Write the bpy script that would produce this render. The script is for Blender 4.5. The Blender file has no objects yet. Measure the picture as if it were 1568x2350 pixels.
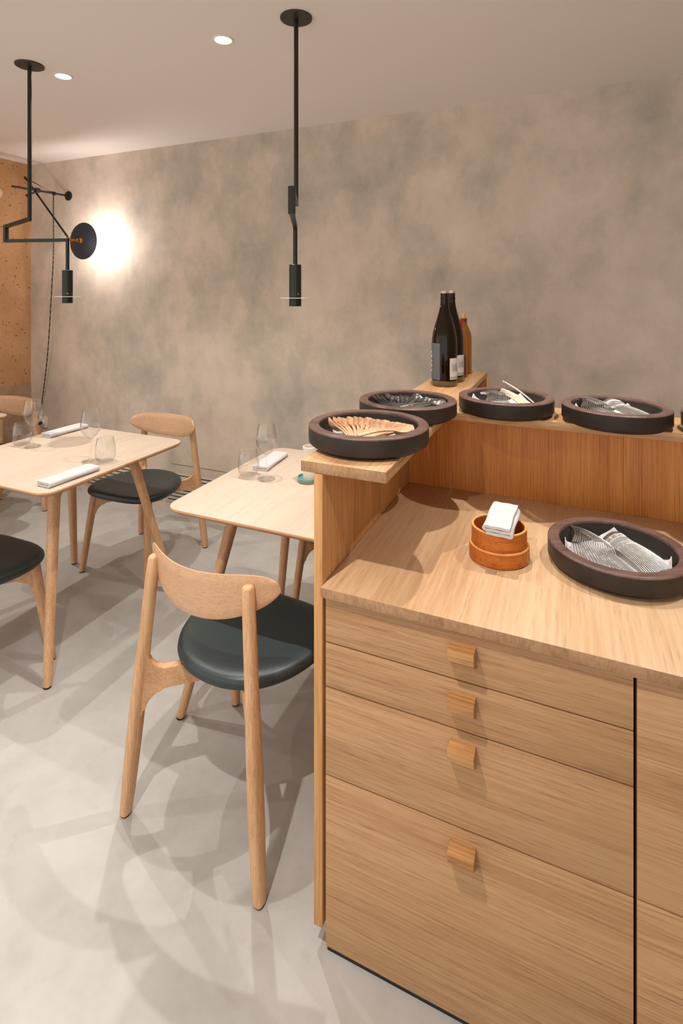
import bpy, bmesh, math, random
from mathutils import Vector, Matrix
random.seed(7)
S = bpy.context.scene
COL = S.collection
PI = math.pi
TH = 0.40743                      # camera yaw: looks this far to the left of +Y

# ------------------------------------------------------------------ camera
cd = bpy.data.cameras.new('camera')
cam = bpy.data.objects.new('camera', cd)
COL.objects.link(cam)
cam.location = (0, 0, 1.5)
cam.rotation_euler = (PI / 2, 0, TH)
cd.sensor_fit = 'HORIZONTAL'
cd.sensor_width = 24.0
cd.lens = 24.0 * 1205.27 / 1568.0
cd.shift_y = -(1175.0 - 668.54) / 1568.0
cd.clip_start = 0.02
S.camera = cam

# ------------------------------------------------------------------ world, exposure
w = bpy.data.worlds.new('world')
S.world = w
w.use_nodes = True
bg = w.node_tree.nodes['Background']
bg.inputs[0].default_value = (1.0, 0.975, 0.955, 1)
bg.inputs[1].default_value = 1.3
S.view_settings.view_transform = 'Standard'
S.view_settings.look = 'None'
S.view_settings.exposure = 0.2
S.view_settings.gamma = 1.0
S.view_settings.use_curve_mapping = False

DOWNLIGHT_W = 57.0
PENDANT_W = 1.5
BULB_STRENGTH = 210.0
WARM = (1.0, 0.965, 0.925)

# ------------------------------------------------------------------ helpers
def lin(r, g, b):
    def c(v):
        v /= 255.0
        return v / 12.92 if v <= 0.04045 else ((v + 0.055) / 1.055) ** 2.4
    return (c(r), c(g), c(b), 1.0)

def link(o, parent=None):
    COL.objects.link(o)
    if parent is not None:
        o.parent = parent
    return o

def tag(o, label=None, cat=None, group=None, kind=None):
    if label: o['label'] = label
    if cat: o['category'] = cat
    if group: o['group'] = group
    if kind: o['kind'] = kind
    return o

def empty(name, loc=(0, 0, 0), rz=0.0):
    o = bpy.data.objects.new(name, None)
    o.empty_display_size = 0.05
    o.location = loc
    o.rotation_euler = (0, 0, rz)
    return link(o)

def mesh(name, verts, faces, mat, parent=None, smooth=False, loc=None, rot=None, mats=None, fmi=None):
    me = bpy.data.meshes.new(name)
    me.from_pydata([tuple(v) for v in verts], [], faces)
    bm = bmesh.new(); bm.from_mesh(me)
    bmesh.ops.recalc_face_normals(bm, faces=bm.faces)
    bm.to_mesh(me); bm.free()
    if mats:
        for m in mats: me.materials.append(m)
        for p, k in zip(me.polygons, fmi): p.material_index = k
    elif mat:
        me.materials.append(mat)
    if smooth is True:
        for p in me.polygons: p.use_smooth = True
    elif smooth:
        for p in me.polygons: p.use_smooth = True
        try: me.set_sharp_from_angle(angle=smooth)
        except Exception: pass
    o = bpy.data.objects.new(name, me)
    if loc: o.location = loc
    if rot: o.rotation_euler = rot
    return link(o, parent)

def bm_obj(name, bm, mat, parent=None, smooth=False, loc=None, rot=None):
    bmesh.ops.recalc_face_normals(bm, faces=bm.faces)
    me = bpy.data.meshes.new(name)
    bm.to_mesh(me); bm.free()
    if mat: me.materials.append(mat)
    if smooth:
        for p in me.polygons: p.use_smooth = True
        if smooth is not True:
            me.set_sharp_from_angle(angle=smooth)
    o = bpy.data.objects.new(name, me)
    if loc: o.location = loc
    if rot: o.rotation_euler = rot
    return link(o, parent)

def box(name, x0, x1, y0, y1, z0, z1, mat, parent=None, bevel=0.0, loc=None, rot=None, segs=2):
    bm = bmesh.new()
    vs = [bm.verts.new(p) for p in ((x0,y0,z0),(x1,y0,z0),(x1,y1,z0),(x0,y1,z0),(x0,y0,z1),(x1,y0,z1),(x1,y1,z1),(x0,y1,z1))]
    for f in ((0,3,2,1),(4,5,6,7),(0,1,5,4),(1,2,6,5),(2,3,7,6),(3,0,4,7)):
        bm.faces.new([vs[i] for i in f])
    if bevel > 0:
        bmesh.ops.bevel(bm, geom=list(bm.edges), offset=bevel, segments=segs, affect='EDGES', profile=0.5)
    return bm_obj(name, bm, mat, parent, smooth=0.6 if bevel > 0 else False, loc=loc, rot=rot)

def prism(name, pts, axis, a0, a1, mat, parent=None, bevel=0.0, loc=None, rot=None, smooth=0.6):
    """2D outline extruded along an axis ('x','y','z')"""
    def P(u, v, a):
        return {'x': (a, u, v), 'y': (u, a, v), 'z': (u, v, a)}[axis]
    bm = bmesh.new()
    A = [bm.verts.new(P(u, v, a0)) for u, v in pts]
    B = [bm.verts.new(P(u, v, a1)) for u, v in pts]
    n = len(pts)
    bm.faces.new(A); bm.faces.new(B[::-1])
    rim = []
    for i in range(n):
        j = (i + 1) % n
        bm.faces.new([A[i], B[i], B[j], A[j]])
    if bevel > 0:
        sa, sb = set(A), set(B)
        ed = [e for e in bm.edges if (e.verts[0] in sa and e.verts[1] in sa) or (e.verts[0] in sb and e.verts[1] in sb)]
        bmesh.ops.bevel(bm, geom=ed, offset=bevel, segments=3, affect='EDGES', profile=0.5)
    return bm_obj(name, bm, mat, parent, smooth=smooth, loc=loc, rot=rot)

def lathe(name, prof, mat, parent=None, segs=40, loc=None, rot=None, closed=False, sharp=0.7, sx=1.0, sy=1.0):
    """prof: list of (r, z); r==0 gives a pole. closed joins last to first."""
    verts, faces, rings = [], [], []
    for r, z in prof:
        if r <= 1e-7:
            rings.append([len(verts)]); verts.append((0, 0, z))
        else:
            rings.append(list(range(len(verts), len(verts) + segs)))
            for k in range(segs):
                a = 2 * PI * k / segs
                verts.append((r * math.cos(a) * sx, r * math.sin(a) * sy, z))
    pairs = list(zip(rings[:-1], rings[1:]))
    if closed: pairs.append((rings[-1], rings[0]))
    for A, B in pairs:
        if len(A) == 1 and len(B) == 1: continue
        for k in range(segs):
            j = (k + 1) % segs
            if len(A) == 1: faces.append((A[0], B[k], B[j]))
            elif len(B) == 1: faces.append((A[k], A[j], B[0]))
            else: faces.append((A[k], A[j], B[j], B[k]))
    return mesh(name, verts, faces, mat, parent, smooth=sharp, loc=loc, rot=rot)

def tube(name, pts, r, mat, parent=None, segs=10, square=False, smooth=0.7, caps=True, radii=None):
    """sweep a round or square section along a polyline with mitred corners"""
    P = [Vector(p) for p in pts]
    n = len(P)
    k = 4 if square else segs
    verts, faces = [], []
    T0 = (P[1] - P[0]).normalized()
    up = Vector((0, 0, 1)) if abs(T0.z) < 0.9 else Vector((0, 1, 0))
    N = (up - T0 * up.dot(T0)).normalized()
    Tp = T0
    for i in range(n):
        if i == 0: T = (P[1] - P[0]).normalized()
        elif i == n - 1: T = (P[-1] - P[-2]).normalized()
        else:
            T = ((P[i] - P[i-1]).normalized() + (P[i+1] - P[i]).normalized())
            T = T.normalized() if T.length > 1e-6 else Tp
        q = Tp.rotation_difference(T)
        N = q @ N; N = (N - T * N.dot(T)).normalized()
        Bn = T.cross(N)
        sc = 1.0
        if 0 < i < n - 1:
            c = (P[i] - P[i-1]).normalized().dot(T)
            sc = 1.0 / max(c, 0.5)
        rr = radii[i] if radii else r
        # direction of the bend: widen only across it
        bend = None
        if 0 < i < n - 1:
            b = (P[i+1] - P[i]).normalized() - (P[i] - P[i-1]).normalized()
            if b.length > 1e-5: bend = b.normalized()
        for s in range(k):
            a = 2 * PI * s / k + (PI / 4 if square else 0)
            f = math.sqrt(2) if square else 1.0
            off = (N * math.cos(a) + Bn * math.sin(a)) * rr * f
            if bend is not None:
                off += bend * off.dot(bend) * (sc - 1)
            verts.append(P[i] + off)
        Tp = T
    for i in range(n - 1):
        for s in range(k):
            t = (s + 1) % k
            faces.append((i*k+s, i*k+t, (i+1)*k+t, (i+1)*k+s))
    if caps:
        faces.append(tuple(range(k))[::-1]); faces.append(tuple(range((n-1)*k, n*k)))
    return mesh(name, verts, faces, mat, parent, smooth=(False if square else smooth))

def copy_tree(o, parent=None):
    c = o.copy()
    COL.objects.link(c)
    if parent is not None: c.parent = parent
    for ch in list(o.children): copy_tree(ch, c)
    return c

# ------------------------------------------------------------------ materials
def new_mat(name):
    m = bpy.data.materials.new(name)
    m.use_nodes = True
    nt = m.node_tree
    b = nt.nodes['Principled BSDF']
    return m, nt, b

def plain(name, col, rough=0.5, metal=0.0, spec=0.5, noise=0.0, nscale=30.0, bump=0.0):
    m, nt, b = new_mat(name)
    b.inputs['Base Color'].default_value = col
    b.inputs['Roughness'].default_value = rough
    b.inputs['Metallic'].default_value = metal
    b.inputs['Specular IOR Level'].default_value = spec
    if noise > 0 or bump > 0:
        tc = nt.nodes.new('ShaderNodeTexCoord')
        nz = nt.nodes.new('ShaderNodeTexNoise')
        nz.inputs['Scale'].default_value = nscale
        nz.inputs['Detail'].default_value = 5
        nt.links.new(tc.outputs['Object'], nz.inputs['Vector'])
        if noise > 0:
            rp = nt.nodes.new('ShaderNodeValToRGB')
            rp.color_ramp.elements[0].position = 0.3
            rp.color_ramp.elements[1].position = 0.7
            rp.color_ramp.elements[0].color = tuple(c * (1 - noise) for c in col[:3]) + (1,)
            rp.color_ramp.elements[1].color = tuple(min(1, c * (1 + noise)) for c in col[:3]) + (1,)
            nt.links.new(nz.outputs['Fac'], rp.inputs['Fac'])
            nt.links.new(rp.outputs['Color'], b.inputs['Base Color'])
        if bump > 0:
            bp = nt.nodes.new('ShaderNodeBump')
            bp.inputs['Strength'].default_value = bump
            bp.inputs['Distance'].default_value = 0.002
            nt.links.new(nz.outputs['Fac'], bp.inputs['Height'])
            nt.links.new(bp.outputs['Normal'], b.inputs['Normal'])
    return m

def wood(name, light, dark, axis='x', rough=0.45, fine=140.0, broad=7.0, along=1.6, contrast=1.0, pores=0.35, bump=0.05):
    """procedural oak: broad figure plus fine pore lines stretched along the grain axis"""
    m, nt, b = new_mat(name)
    N, L = nt.nodes, nt.links
    tc = N.new('ShaderNodeTexCoord')
    def mapped(across, alongs):
        mp = N.new('ShaderNodeMapping')
        sc = {'x': (alongs, across, across), 'y': (across, alongs, across), 'z': (across, across, alongs)}[axis]
        mp.inputs['Scale'].default_value = sc
        L.new(tc.outputs['Object'], mp.inputs['Vector'])
        return mp
    n1 = N.new('ShaderNodeTexNoise'); n1.inputs['Scale'].default_value = 1.0
    n1.inputs['Detail'].default_value = 4; n1.inputs['Distortion'].default_value = 0.6
    L.new(mapped(broad, along * 0.45).outputs[0], n1.inputs['Vector'])
    n2 = N.new('ShaderNodeTexNoise'); n2.inputs['Scale'].default_value = 1.0
    n2.inputs['Detail'].default_value = 6; n2.inputs['Roughness'].default_value = 0.65
    L.new(mapped(fine, along * 2.2).outputs[0], n2.inputs['Vector'])
    n3 = N.new('ShaderNodeTexNoise'); n3.inputs['Scale'].default_value = 1.0
    n3.inputs['Detail'].default_value = 3
    L.new(mapped(fine * 3.0, along * 9).outputs[0], n3.inputs['Vector'])
    r1 = N.new('ShaderNodeMapRange'); r1.inputs['From Min'].default_value = 0.32; r1.inputs['From Max'].default_value = 0.68
    L.new(n1.outputs['Fac'], r1.inputs['Value'])
    r2 = N.new('ShaderNodeMapRange'); r2.inputs['From Min'].default_value = 0.33; r2.inputs['From Max'].default_value = 0.67
    L.new(n2.outputs['Fac'], r2.inputs['Value'])
    add = N.new('ShaderNodeMath'); add.operation = 'MULTIPLY_ADD'
    L.new(r2.outputs[0], add.inputs[0]); add.inputs[1].default_value = 0.55
    mul = N.new('ShaderNodeMath'); mul.operation = 'MULTIPLY'; mul.inputs[1].default_value = 0.45
    L.new(r1.outputs[0], mul.inputs[0]); L.new(mul.outputs[0], add.inputs[2])
    mid = tuple((a + c) / 2 for a, c in zip(light, dark))
    lo = tuple(mm + (d - mm) * contrast for mm, d in zip(mid, dark))
    hi = tuple(mm + (d - mm) * contrast for mm, d in zip(mid, light))
    rp = N.new('ShaderNodeValToRGB')
    rp.color_ramp.elements[0].color = lo; rp.color_ramp.elements[0].position = 0.12
    rp.color_ramp.elements[1].color = hi; rp.color_ramp.elements[1].position = 0.72
    L.new(add.outputs[0], rp.inputs['Fac'])
    r3 = N.new('ShaderNodeMapRange'); r3.inputs['From Min'].default_value = 0.30; r3.inputs['From Max'].default_value = 0.42
    r3.inputs['To Min'].default_value = 1.0 - pores; r3.inputs['To Max'].default_value = 1.0
    L.new(n3.outputs['Fac'], r3.inputs['Value'])
    mx = N.new('ShaderNodeMix'); mx.data_type = 'RGBA'; mx.blend_type = 'MULTIPLY'
    mx.inputs[0].default_value = 1.0
    L.new(rp.outputs['Color'], mx.inputs[6])
    L.new(r3.outputs[0], mx.inputs[7])
    L.new(mx.outputs[2], b.inputs['Base Color'])
    b.inputs['Roughness'].default_value = rough
    b.inputs['Specular IOR Level'].default_value = 0.35
    bp = N.new('ShaderNodeBump'); bp.inputs['Strength'].default_value = bump; bp.inputs['Distance'].default_value = 0.001
    L.new(r3.outputs[0], bp.inputs['Height']); L.new(bp.outputs['Normal'], b.inputs['Normal'])
    return m

def plaster(name, stops, scale=1.0, rough=0.75, bump=0.25, streak=0.5, speck=0.0, speck_col=(0.1, 0.06, 0.03, 1)):
    """trowelled cement: cloudy patches at several sizes, faint vertical streaks and scratches"""
    m, nt, b = new_mat(name)
    N, L = nt.nodes, nt.links
    tc = N.new('ShaderNodeTexCoord')
    def noise(sc, detail, dist=0.0, mscale=(1, 1, 1), rough_=0.5):
        mp = N.new('ShaderNodeMapping'); mp.inputs['Scale'].default_value = mscale
        L.new(tc.outputs['Object'], mp.inputs['Vector'])
        n = N.new('ShaderNodeTexNoise'); n.inputs['Scale'].default_value = sc * scale
        n.inputs['Detail'].default_value = detail; n.inputs['Distortion'].default_value = dist
        n.inputs['Roughness'].default_value = rough_
        L.new(mp.outputs[0], n.inputs['Vector'])
        return n
    a = noise(1.5, 8, 0.1, rough_=0.62)
    c = noise(4.2, 9, 0.15, mscale=(1.0, 1.0, 0.75), rough_=0.68)
    d = noise(2.2, 5, 0.3, mscale=(2.2, 2.2, 0.35))
    def madd(x, k, y):
        q = N.new('ShaderNodeMath'); q.operation = 'MULTIPLY_ADD'
        L.new(x.outputs[0], q.inputs[0]); q.inputs[1].default_value = k
        if y is None: q.inputs[2].default_value = 0
        else: L.new(y.outputs[0], q.inputs[2])
        return q
    t = madd(a, 0.5, None); t = madd(c, 0.5 - streak * 0.25, t); t = madd(d, streak * 0.25, t)
    rp = N.new('ShaderNodeValToRGB')
    els = rp.color_ramp.elements
    while len(els) < len(stops): els.new(0.5)
    for e, (p, col) in zip(els, stops):
        e.position = p; e.color = col
    L.new(t.outputs[0], rp.inputs['Fac'])
    out = rp.outputs['Color']
    if speck > 0:
        s = noise(24, 2, 0.0, mscale=(1, 1, 1.2))
        mr = N.new('ShaderNodeMapRange'); mr.inputs['From Min'].default_value = 0.62; mr.inputs['From Max'].default_value = 0.72
        mr.inputs['To Max'].default_value = speck
        L.new(s.outputs['Fac'], mr.inputs['Value'])
        mx = N.new('ShaderNodeMix'); mx.data_type = 'RGBA'
        L.new(mr.outputs[0], mx.inputs[0]); L.new(out, mx.inputs[6]); mx.inputs[7].default_value = speck_col
        out = mx.outputs[2]
    L.new(out, b.inputs['Base Color'])
    b.inputs['Roughness'].default_value = rough
    b.inputs['Specular IOR Level'].default_value = 0.3
    bp = N.new('ShaderNodeBump'); bp.inputs['Strength'].default_value = bump; bp.inputs['Distance'].default_value = 0.01
    L.new(c.outputs['Fac'], bp.inputs['Height']); L.new(bp.outputs['Normal'], b.inputs['Normal'])
    return m

def thin_glass(name, tint=(0.98, 0.985, 0.98, 1), ior=1.5, boost=1.0):
    m = bpy.data.materials.new(name); m.use_nodes = True
    nt = m.node_tree; N, L = nt.nodes, nt.links
    N.remove(N['Principled BSDF'])
    out = N['Material Output']
    tr = N.new('ShaderNodeBsdfTransparent'); tr.inputs[0].default_value = tint
    gl = N.new('ShaderNodeBsdfGlossy'); gl.inputs['Roughness'].default_value = 0.02
    lw = N.new('ShaderNodeLayerWeight'); lw.inputs[0].default_value = 0.5
    pw = N.new('ShaderNodeMath'); pw.operation = 'POWER'; pw.inputs[1].default_value = 2.6
    L.new(lw.outputs['Facing'], pw.inputs[0])
    mu = N.new('ShaderNodeMath'); mu.operation = 'MULTIPLY_ADD'; mu.inputs[1].default_value = 0.48 * boost; mu.inputs[2].default_value = 0.045
    mu.use_clamp = True
    L.new(pw.outputs[0], mu.inputs[0])
    mx = N.new('ShaderNodeMixShader')
    L.new(mu.outputs[0], mx.inputs[0]); L.new(tr.outputs[0], mx.inputs[1]); L.new(gl.outputs[0], mx.inputs[2])
    L.new(mx.outputs[0], out.inputs[0])
    return m

def emit(name, col, strength):
    m = bpy.data.materials.new(name); m.use_nodes = True
    nt = m.node_tree; N = nt.nodes
    N.remove(N['Principled BSDF'])
    e = N.new('ShaderNodeEmission'); e.inputs[0].default_value = col; e.inputs[1].default_value = strength
    nt.links.new(e.outputs[0], N['Material Output'].inputs[0])
    return m

M = {}
M['floor'] = plaster('floor_concrete', [(0.36, lin(164, 159, 151)), (0.5, lin(180, 176, 169)), (0.62, lin(191, 187, 181))], scale=0.8, rough=0.42, bump=0.05, streak=0.0, speck=0.12, speck_col=lin(140, 128, 112))
M['ceiling'] = plain('ceiling_paint', lin(242, 234, 227), 0.8)
M['wall'] = plaster('wall_cement', [(0.37, lin(170, 162, 148)), (0.455, lin(192, 179, 162)), (0.53, lin(210, 193, 175)), (0.63, lin(221, 205, 188))], scale=1.0, rough=0.7, bump=0.3, streak=0.25)
M['wall_left'] = plaster('wall_rammed_earth', [(0.32, lin(164, 122, 84)), (0.5, lin(188, 142, 100)), (0.66, lin(204, 160, 120))], scale=1.6, rough=0.9, bump=0.6, streak=0.5, speck=0.8, speck_col=lin(98, 62, 34))
M['render_base'] = plaster('wall_rough_render', [(0.32, lin(150, 122, 98)), (0.66, lin(184, 152, 124))], scale=6.0, rough=0.95, bump=0.9, streak=0.2, speck=0.3, speck_col=lin(110, 84, 62))
M['wall_off'] = plain('wall_paint', lin(214, 202, 190), 0.8)
OAK_L, OAK_D = lin(212, 168, 122), lin(178, 130, 86)
M['oak_x'] = wood('oak_grain_x', OAK_L, OAK_D, 'x')
M['oak_y'] = wood('oak_grain_y', OAK_L, OAK_D, 'y')
M['oak_top'] = wood('oak_worktop', lin(208, 172, 134), lin(186, 144, 104), 'y', fine=90, broad=5, contrast=0.9, pores=0.18)
M['oak_front'] = wood('oak_veneer_front', lin(192, 150, 108), lin(160, 116, 76), 'x', fine=170, broad=10, contrast=0.9)
M['oak_veneer_z'] = wood('oak_veneer_upright', lin(212, 142, 68), lin(180, 104, 38), 'z', fine=230, broad=9, contrast=1.1)
M['oak_side'] = wood('oak_side_upright', lin(208, 156, 100), lin(178, 122, 70), 'z', fine=120, broad=6)
M['oak_end'] = wood('oak_end_grain', lin(178, 138, 102), lin(142, 104, 70), 'z', fine=160, broad=14, along=30, contrast=0.9, pores=0.2)
M['oak_handle'] = wood('oak_handle', lin(204, 152, 98), lin(164, 112, 66), 'x', fine=160, broad=20, pores=0.5)
M['oak_chair_z'] = wood('oak_chair_upright', lin(216, 172, 130), lin(188, 140, 98), 'z', fine=220, broad=14)
M['oak_chair_y'] = wood('oak_chair_rail', lin(216, 172, 130), lin(188, 140, 98), 'y', fine=220, broad=14)
M['oak_chair_x'] = wood('oak_chair_back', lin(220, 178, 140), lin(198, 152, 114), 'x', fine=220, broad=12, contrast=0.8)
M['table_top'] = wood('oak_table_top', lin(204, 185, 166), lin(191, 169, 148), 'y', fine=90, broad=6, contrast=0.8, pores=0.12, rough=0.5)
M['table_edge'] = wood('oak_table_edge', lin(206, 160, 118), lin(170, 122, 84), 'x', fine=200, broad=20)
M['leather'] = plain('black_leather', lin(33, 45, 46), 0.42, spec=0.6, noise=0.12, nscale=60, bump=0.05)
M['glide'] = plain('black_felt_glide', lin(26, 28, 27), 0.7)
M['black_metal'] = plain('blackened_steel', lin(46, 48, 44), 0.38, metal=0.6, spec=0.5)
M['black_rod'] = plain('black_enamel', lin(26, 26, 24), 0.35)
M['disc_steel'] = plain('pale_brushed_disc', lin(206, 202, 192), 0.4, metal=0.2)
M['canopy_steel'] = plain('dark_bronze_plate', lin(72, 68, 58), 0.45, metal=0.5)
M['shade'] = plain('dark_blue_grey_enamel', lin(70, 76, 88), 0.34, metal=0.35)
M['brass'] = plain('brass', lin(222, 164, 74), 0.25, metal=1.0)
M['white_plastic'] = plain('white_plastic', lin(226, 214, 200), 0.4)
M['white_ring'] = plain('white_trim_ring', lin(236, 226, 214), 0.5)
M['linen'] = plain('white_linen', lin(204, 199, 197), 0.85, noise=0.03, nscale=400, bump=0.15)
M['paper'] = plain('white_paper', lin(230, 226, 224), 0.7)
M['tray'] = plain('dark_stained_wood', lin(50, 43, 38), 0.5, spec=0.4, noise=0.22, nscale=22, bump=0.08)
M['tray_rim'] = wood('dark_stained_rim', lin(116, 88, 78), lin(74, 58, 52), 'x', fine=120, broad=22, rough=0.42)
M['spoon_wood'] = wood('pale_spoon_wood', lin(228, 188, 150), lin(200, 150, 112), 'x', fine=260, broad=60, along=20, rough=0.55)
M['spoon_dark'] = plain('dark_horn_spoon', lin(112, 108, 102), 0.3, metal=0.6, noise=0.2, nscale=40)
M['steel'] = plain('polished_steel', lin(214, 211, 206), 0.2, metal=0.9)
M['bone'] = plain('pale_bone', lin(222, 204, 180), 0.45)
M['glass'] = thin_glass('clear_glass', boost=1.3)
M['sake'] = plain('dark_brown_glass', lin(26, 15, 6), 0.07, spec=0.3)
M['sake_foot'] = plain('olive_glass_foot', lin(96, 82, 54), 0.08, spec=0.8)
M['label_grey'] = plain('grey_label_paper', lin(92, 94, 94), 0.7)
M['label_white'] = plain('white_label_paper', lin(212, 204, 194), 0.7)
M['label_band'] = plain('label_band_grey', lin(172, 164, 150), 0.7)
M['label_maroon'] = plain('maroon_label_paper', lin(84, 44, 42), 0.6)
M['ink'] = plain('label_ink', lin(70, 66, 62), 0.7)
M['ink_white'] = plain('label_white_ink', lin(226, 222, 214), 0.7)
M['cap_silver'] = plain('silver_cap', lin(190, 180, 170), 0.3, metal=0.8)
M['red_wax'] = plain('red_wax', lin(176, 28, 26), 0.35)
M['cork'] = plain('cork', lin(206, 158, 96), 0.8, noise=0.15, nscale=120)
M['teal'] = plain('teal_glaze', lin(96, 156, 150), 0.35)
M['teal_base'] = plain('stone_coaster_base', lin(146, 136, 110), 0.6)
M['bento'] = wood('bentwood_cedar', lin(196, 112, 42), lin(160, 80, 24), 'x', fine=200, broad=24, rough=0.38)
M['bento_rim'] = plain('bentwood_rim', lin(222, 158, 88), 0.5)
M['black_gap'] = plain('black_plinth', lin(22, 22, 20), 0.6)
M['vent_dark'] = plain('vent_dark', lin(34, 30, 24), 0.8)
M['patch'] = plain('pale_disc', lin(224, 190, 166), 0.8)
M['lens'] = emit('downlight_lens', (1.0, 0.88, 0.76, 1), 18.0)
M['bulb'] = emit('bulb_glow', (1.0, 0.93, 0.90, 1), BULB_STRENGTH)
M['led'] = emit('pendant_led', (1.0, 0.86, 0.72, 1), 6.0)

m_, nt_, b_ = new_mat('amber_spirit')
b_.inputs['Base Color'].default_value = lin(176, 112, 26)
b_.inputs['Roughness'].default_value = 0.06
b_.inputs['Transmission Weight'].default_value = 0.55
M['amber'] = m_

# ------------------------------------------------------------------ the room
WY, WX, ZC = 2.845, -3.91, 2.5
X1, Y0 = 3.2, -3.0
fl = tag(box('floor', -6.5, X1, Y0, WY, -0.1, 0.0, M['floor']), kind='structure')
ce = tag(box('ceiling', -6.5, X1, Y0, WY, ZC, ZC + 0.1, M['ceiling']), kind='structure')
wb = tag(box('wall_back', WX - 0.1, X1, WY, WY + 0.1, -0.1, ZC + 0.1, M['wall']), kind='structure')
wl = tag(box('wall_left', WX - 0.1, WX, 1.0, WY, -0.1, ZC + 0.1, M['wall_left']), kind='structure')
tag(box('wall_right_unseen', X1, X1 + 0.1, Y0, WY, -0.1, ZC + 0.1, M['wall_off']), kind='structure')  # unseen wall, added for bounce light and to keep the right side darker
# rough render on the foot of the left wall and a small pale round disc
box('render_base', WX, WX + 0.006, 1.0, WY, 0.0, 0.78, M['render_base'], wl, bevel=0.002)
lathe('pale_disc', [(0, 0.004), (0.028, 0.004), (0.04, 0.0)], M['patch'], wl, segs=24, loc=(WX, 2.58, 2.235), rot=(0, PI / 2, 0))
# vent slots cut low in the back wall
for xa, xb in ((-3.29, -2.60), (-2.525, -1.75)):
    vp = box('vent_panel', xa - 0.03, xb + 0.03, WY - 0.004, WY, 0.055, 0.262, M['wall'], wb, bevel=0.0015)
    for k in range(8):
        z = 0.078 + k * 0.0243
        box('vent_slot', xa + 0.02 * (k % 2), xb - 0.02 * (k % 2), WY - 0.0048, WY - 0.002, z - 0.003, z + 0.003, M['vent_dark'], vp)
box('joint_line', -2.50, -0.6, WY - 0.0006, WY, 0.318, 0.3205, M['vent_dark'], wb)

# ------------------------------------------------------------------ ceiling lights
def downlight(x, y, label, lit=DOWNLIGHT_W, aim=None):
    t = empty('downlight', (x, y, ZC))
    tag(t, label, 'downlight', 'recessed ceiling downlights')
    lathe('trim_ring', [(0.0405, 0.0), (0.041, -0.003), (0.037, -0.005), (0.033, -0.004), (0.031, 0.0)], M['white_ring'], t, segs=32)
    lathe('lens', [(0, -0.0032), (0.0325, -0.0032), (0.0325, -0.001)], M['lens'], t, segs=32)
    ld = bpy.data.lights.new('downlight_beam', 'SPOT')
    ld.energy = lit; ld.color = WARM
    ld.spot_size = math.radians(104); ld.spot_blend = 1.0; ld.shadow_soft_size = 0.014
    lo = bpy.data.objects.new('downlight_beam', ld)
    lo.location = (0, 0, -0.03)
    link(lo, t)
    return t
downlight(-1.258, 1.728, 'round recessed ceiling downlight beside the straight black ceiling lamp')
downlight(-2.152, 1.726, 'round recessed ceiling downlight beside the bent black ceiling lamp')
for x, y, where in ((-0.363, 1.728, 'over the spoon trays on the counter'), (0.53, 1.728, 'over the right end of the counter'), (-3.047, 1.728, 'over the table at the left wall'), (-0.69, 0.33, 'over the floor in front of the drawers'), (-2.48, 0.33, 'over the open floor at the lower left')):
    downlight(x, y, 'round recessed ceiling downlight ' + where, DOWNLIGHT_W * (1.9 if (x, y) == (-0.69, 0.33) else 1.0))

def pendant(label, c, j1, j2, e):
    """c canopy centre, j1/j2 outer joint (xy), e lamp axis (xy)"""
    t = empty('pendant_lamp', (c[0], c[1], ZC))
    tag(t, label, 'pendant lamp', 'articulated black ceiling lamps')
    def P(x, y, z): return (x - c[0], y - c[1], z - ZC)
    can = lathe('canopy', [(0, -0.006), (0.058, -0.006), (0.0585, -0.004), (0.0585, 0)], M['canopy_steel'], t, segs=40)
    for a in (0.5, 2.1, 3.7, 5.2):
        lathe('screw', [(0, -0.0075), (0.0035, -0.0075), (0.004, -0.006)], M['black_rod'], can, segs=10, loc=(0.043 * math.cos(a), 0.043 * math.sin(a), 0))
    za, zb = 1.819, 1.748
    tube('stem', [P(c[0], c[1], ZC - 0.004), P(c[0], c[1], za - 0.008)], 0.0085, M['black_metal'], t, segs=14)
    tube('upper_arm', [P(c[0], c[1], za), P(j1[0], j1[1], za)], 0.0078, M['black_metal'], t, square=True)
    tube('drop_link', [P(j1[0], j1[1], za + 0.008), P(j1[0], j1[1], zb - 0.008)], 0.0085, M['black_metal'], t, square=True)
    tube('lower_arm', [P(j1[0], j1[1], zb), P(e[0], e[1], zb)], 0.0078, M['black_metal'], t, square=True)
    tube('lower_stem', [P(e[0], e[1], zb + 0.008), P(e[0], e[1], 1.598)], 0.0085, M['black_metal'], t, segs=14)
    zt, zl = 1.602, 1.443
    lathe('lamp_cylinder', [(0, 0), (0.0225, 0), (0.0235, -0.001), (0.0235, zl - zt), (0.020, zl - zt), (0.020, zl - zt + 0.02), (0, zl - zt + 0.02)], M['black_metal'], t, segs=32, loc=P(e[0], e[1], zt))
    lathe('lamp_disc', [(0.0237, 0.001), (0.058, 0.001), (0.0585, 0), (0.058, -0.001), (0.0237, -0.001)], M['disc_steel'], t, segs=40, closed=True, loc=P(e[0], e[1], 1.474))
    lathe('led_lens', [(0, 0), (0.0195, 0)], M['led'], t, segs=24, loc=P(e[0], e[1], zl + 0.012))
    for a in (2.5, 5.6):
        lathe('thumb_screw', [(0, 0), (0.003, 0), (0.003, 0.006), (0, 0.006)], M['brass'], t, segs=10, loc=P(e[0] + 0.0235 * math.cos(a), e[1] + 0.0235 * math.sin(a), 1.49), rot=(0, PI / 2, a))
    ld = bpy.data.lights.new('pendant_beam', 'SPOT')
    ld.energy = PENDANT_W; ld.color = WARM; ld.spot_size = math.radians(100); ld.spot_blend = 0.8; ld.shadow_soft_size = 0.015
    lo = bpy.data.objects.new('pendant_beam', ld); lo.location = P(e[0], e[1], zl - 0.004)
    link(lo, t)
    return t
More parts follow.
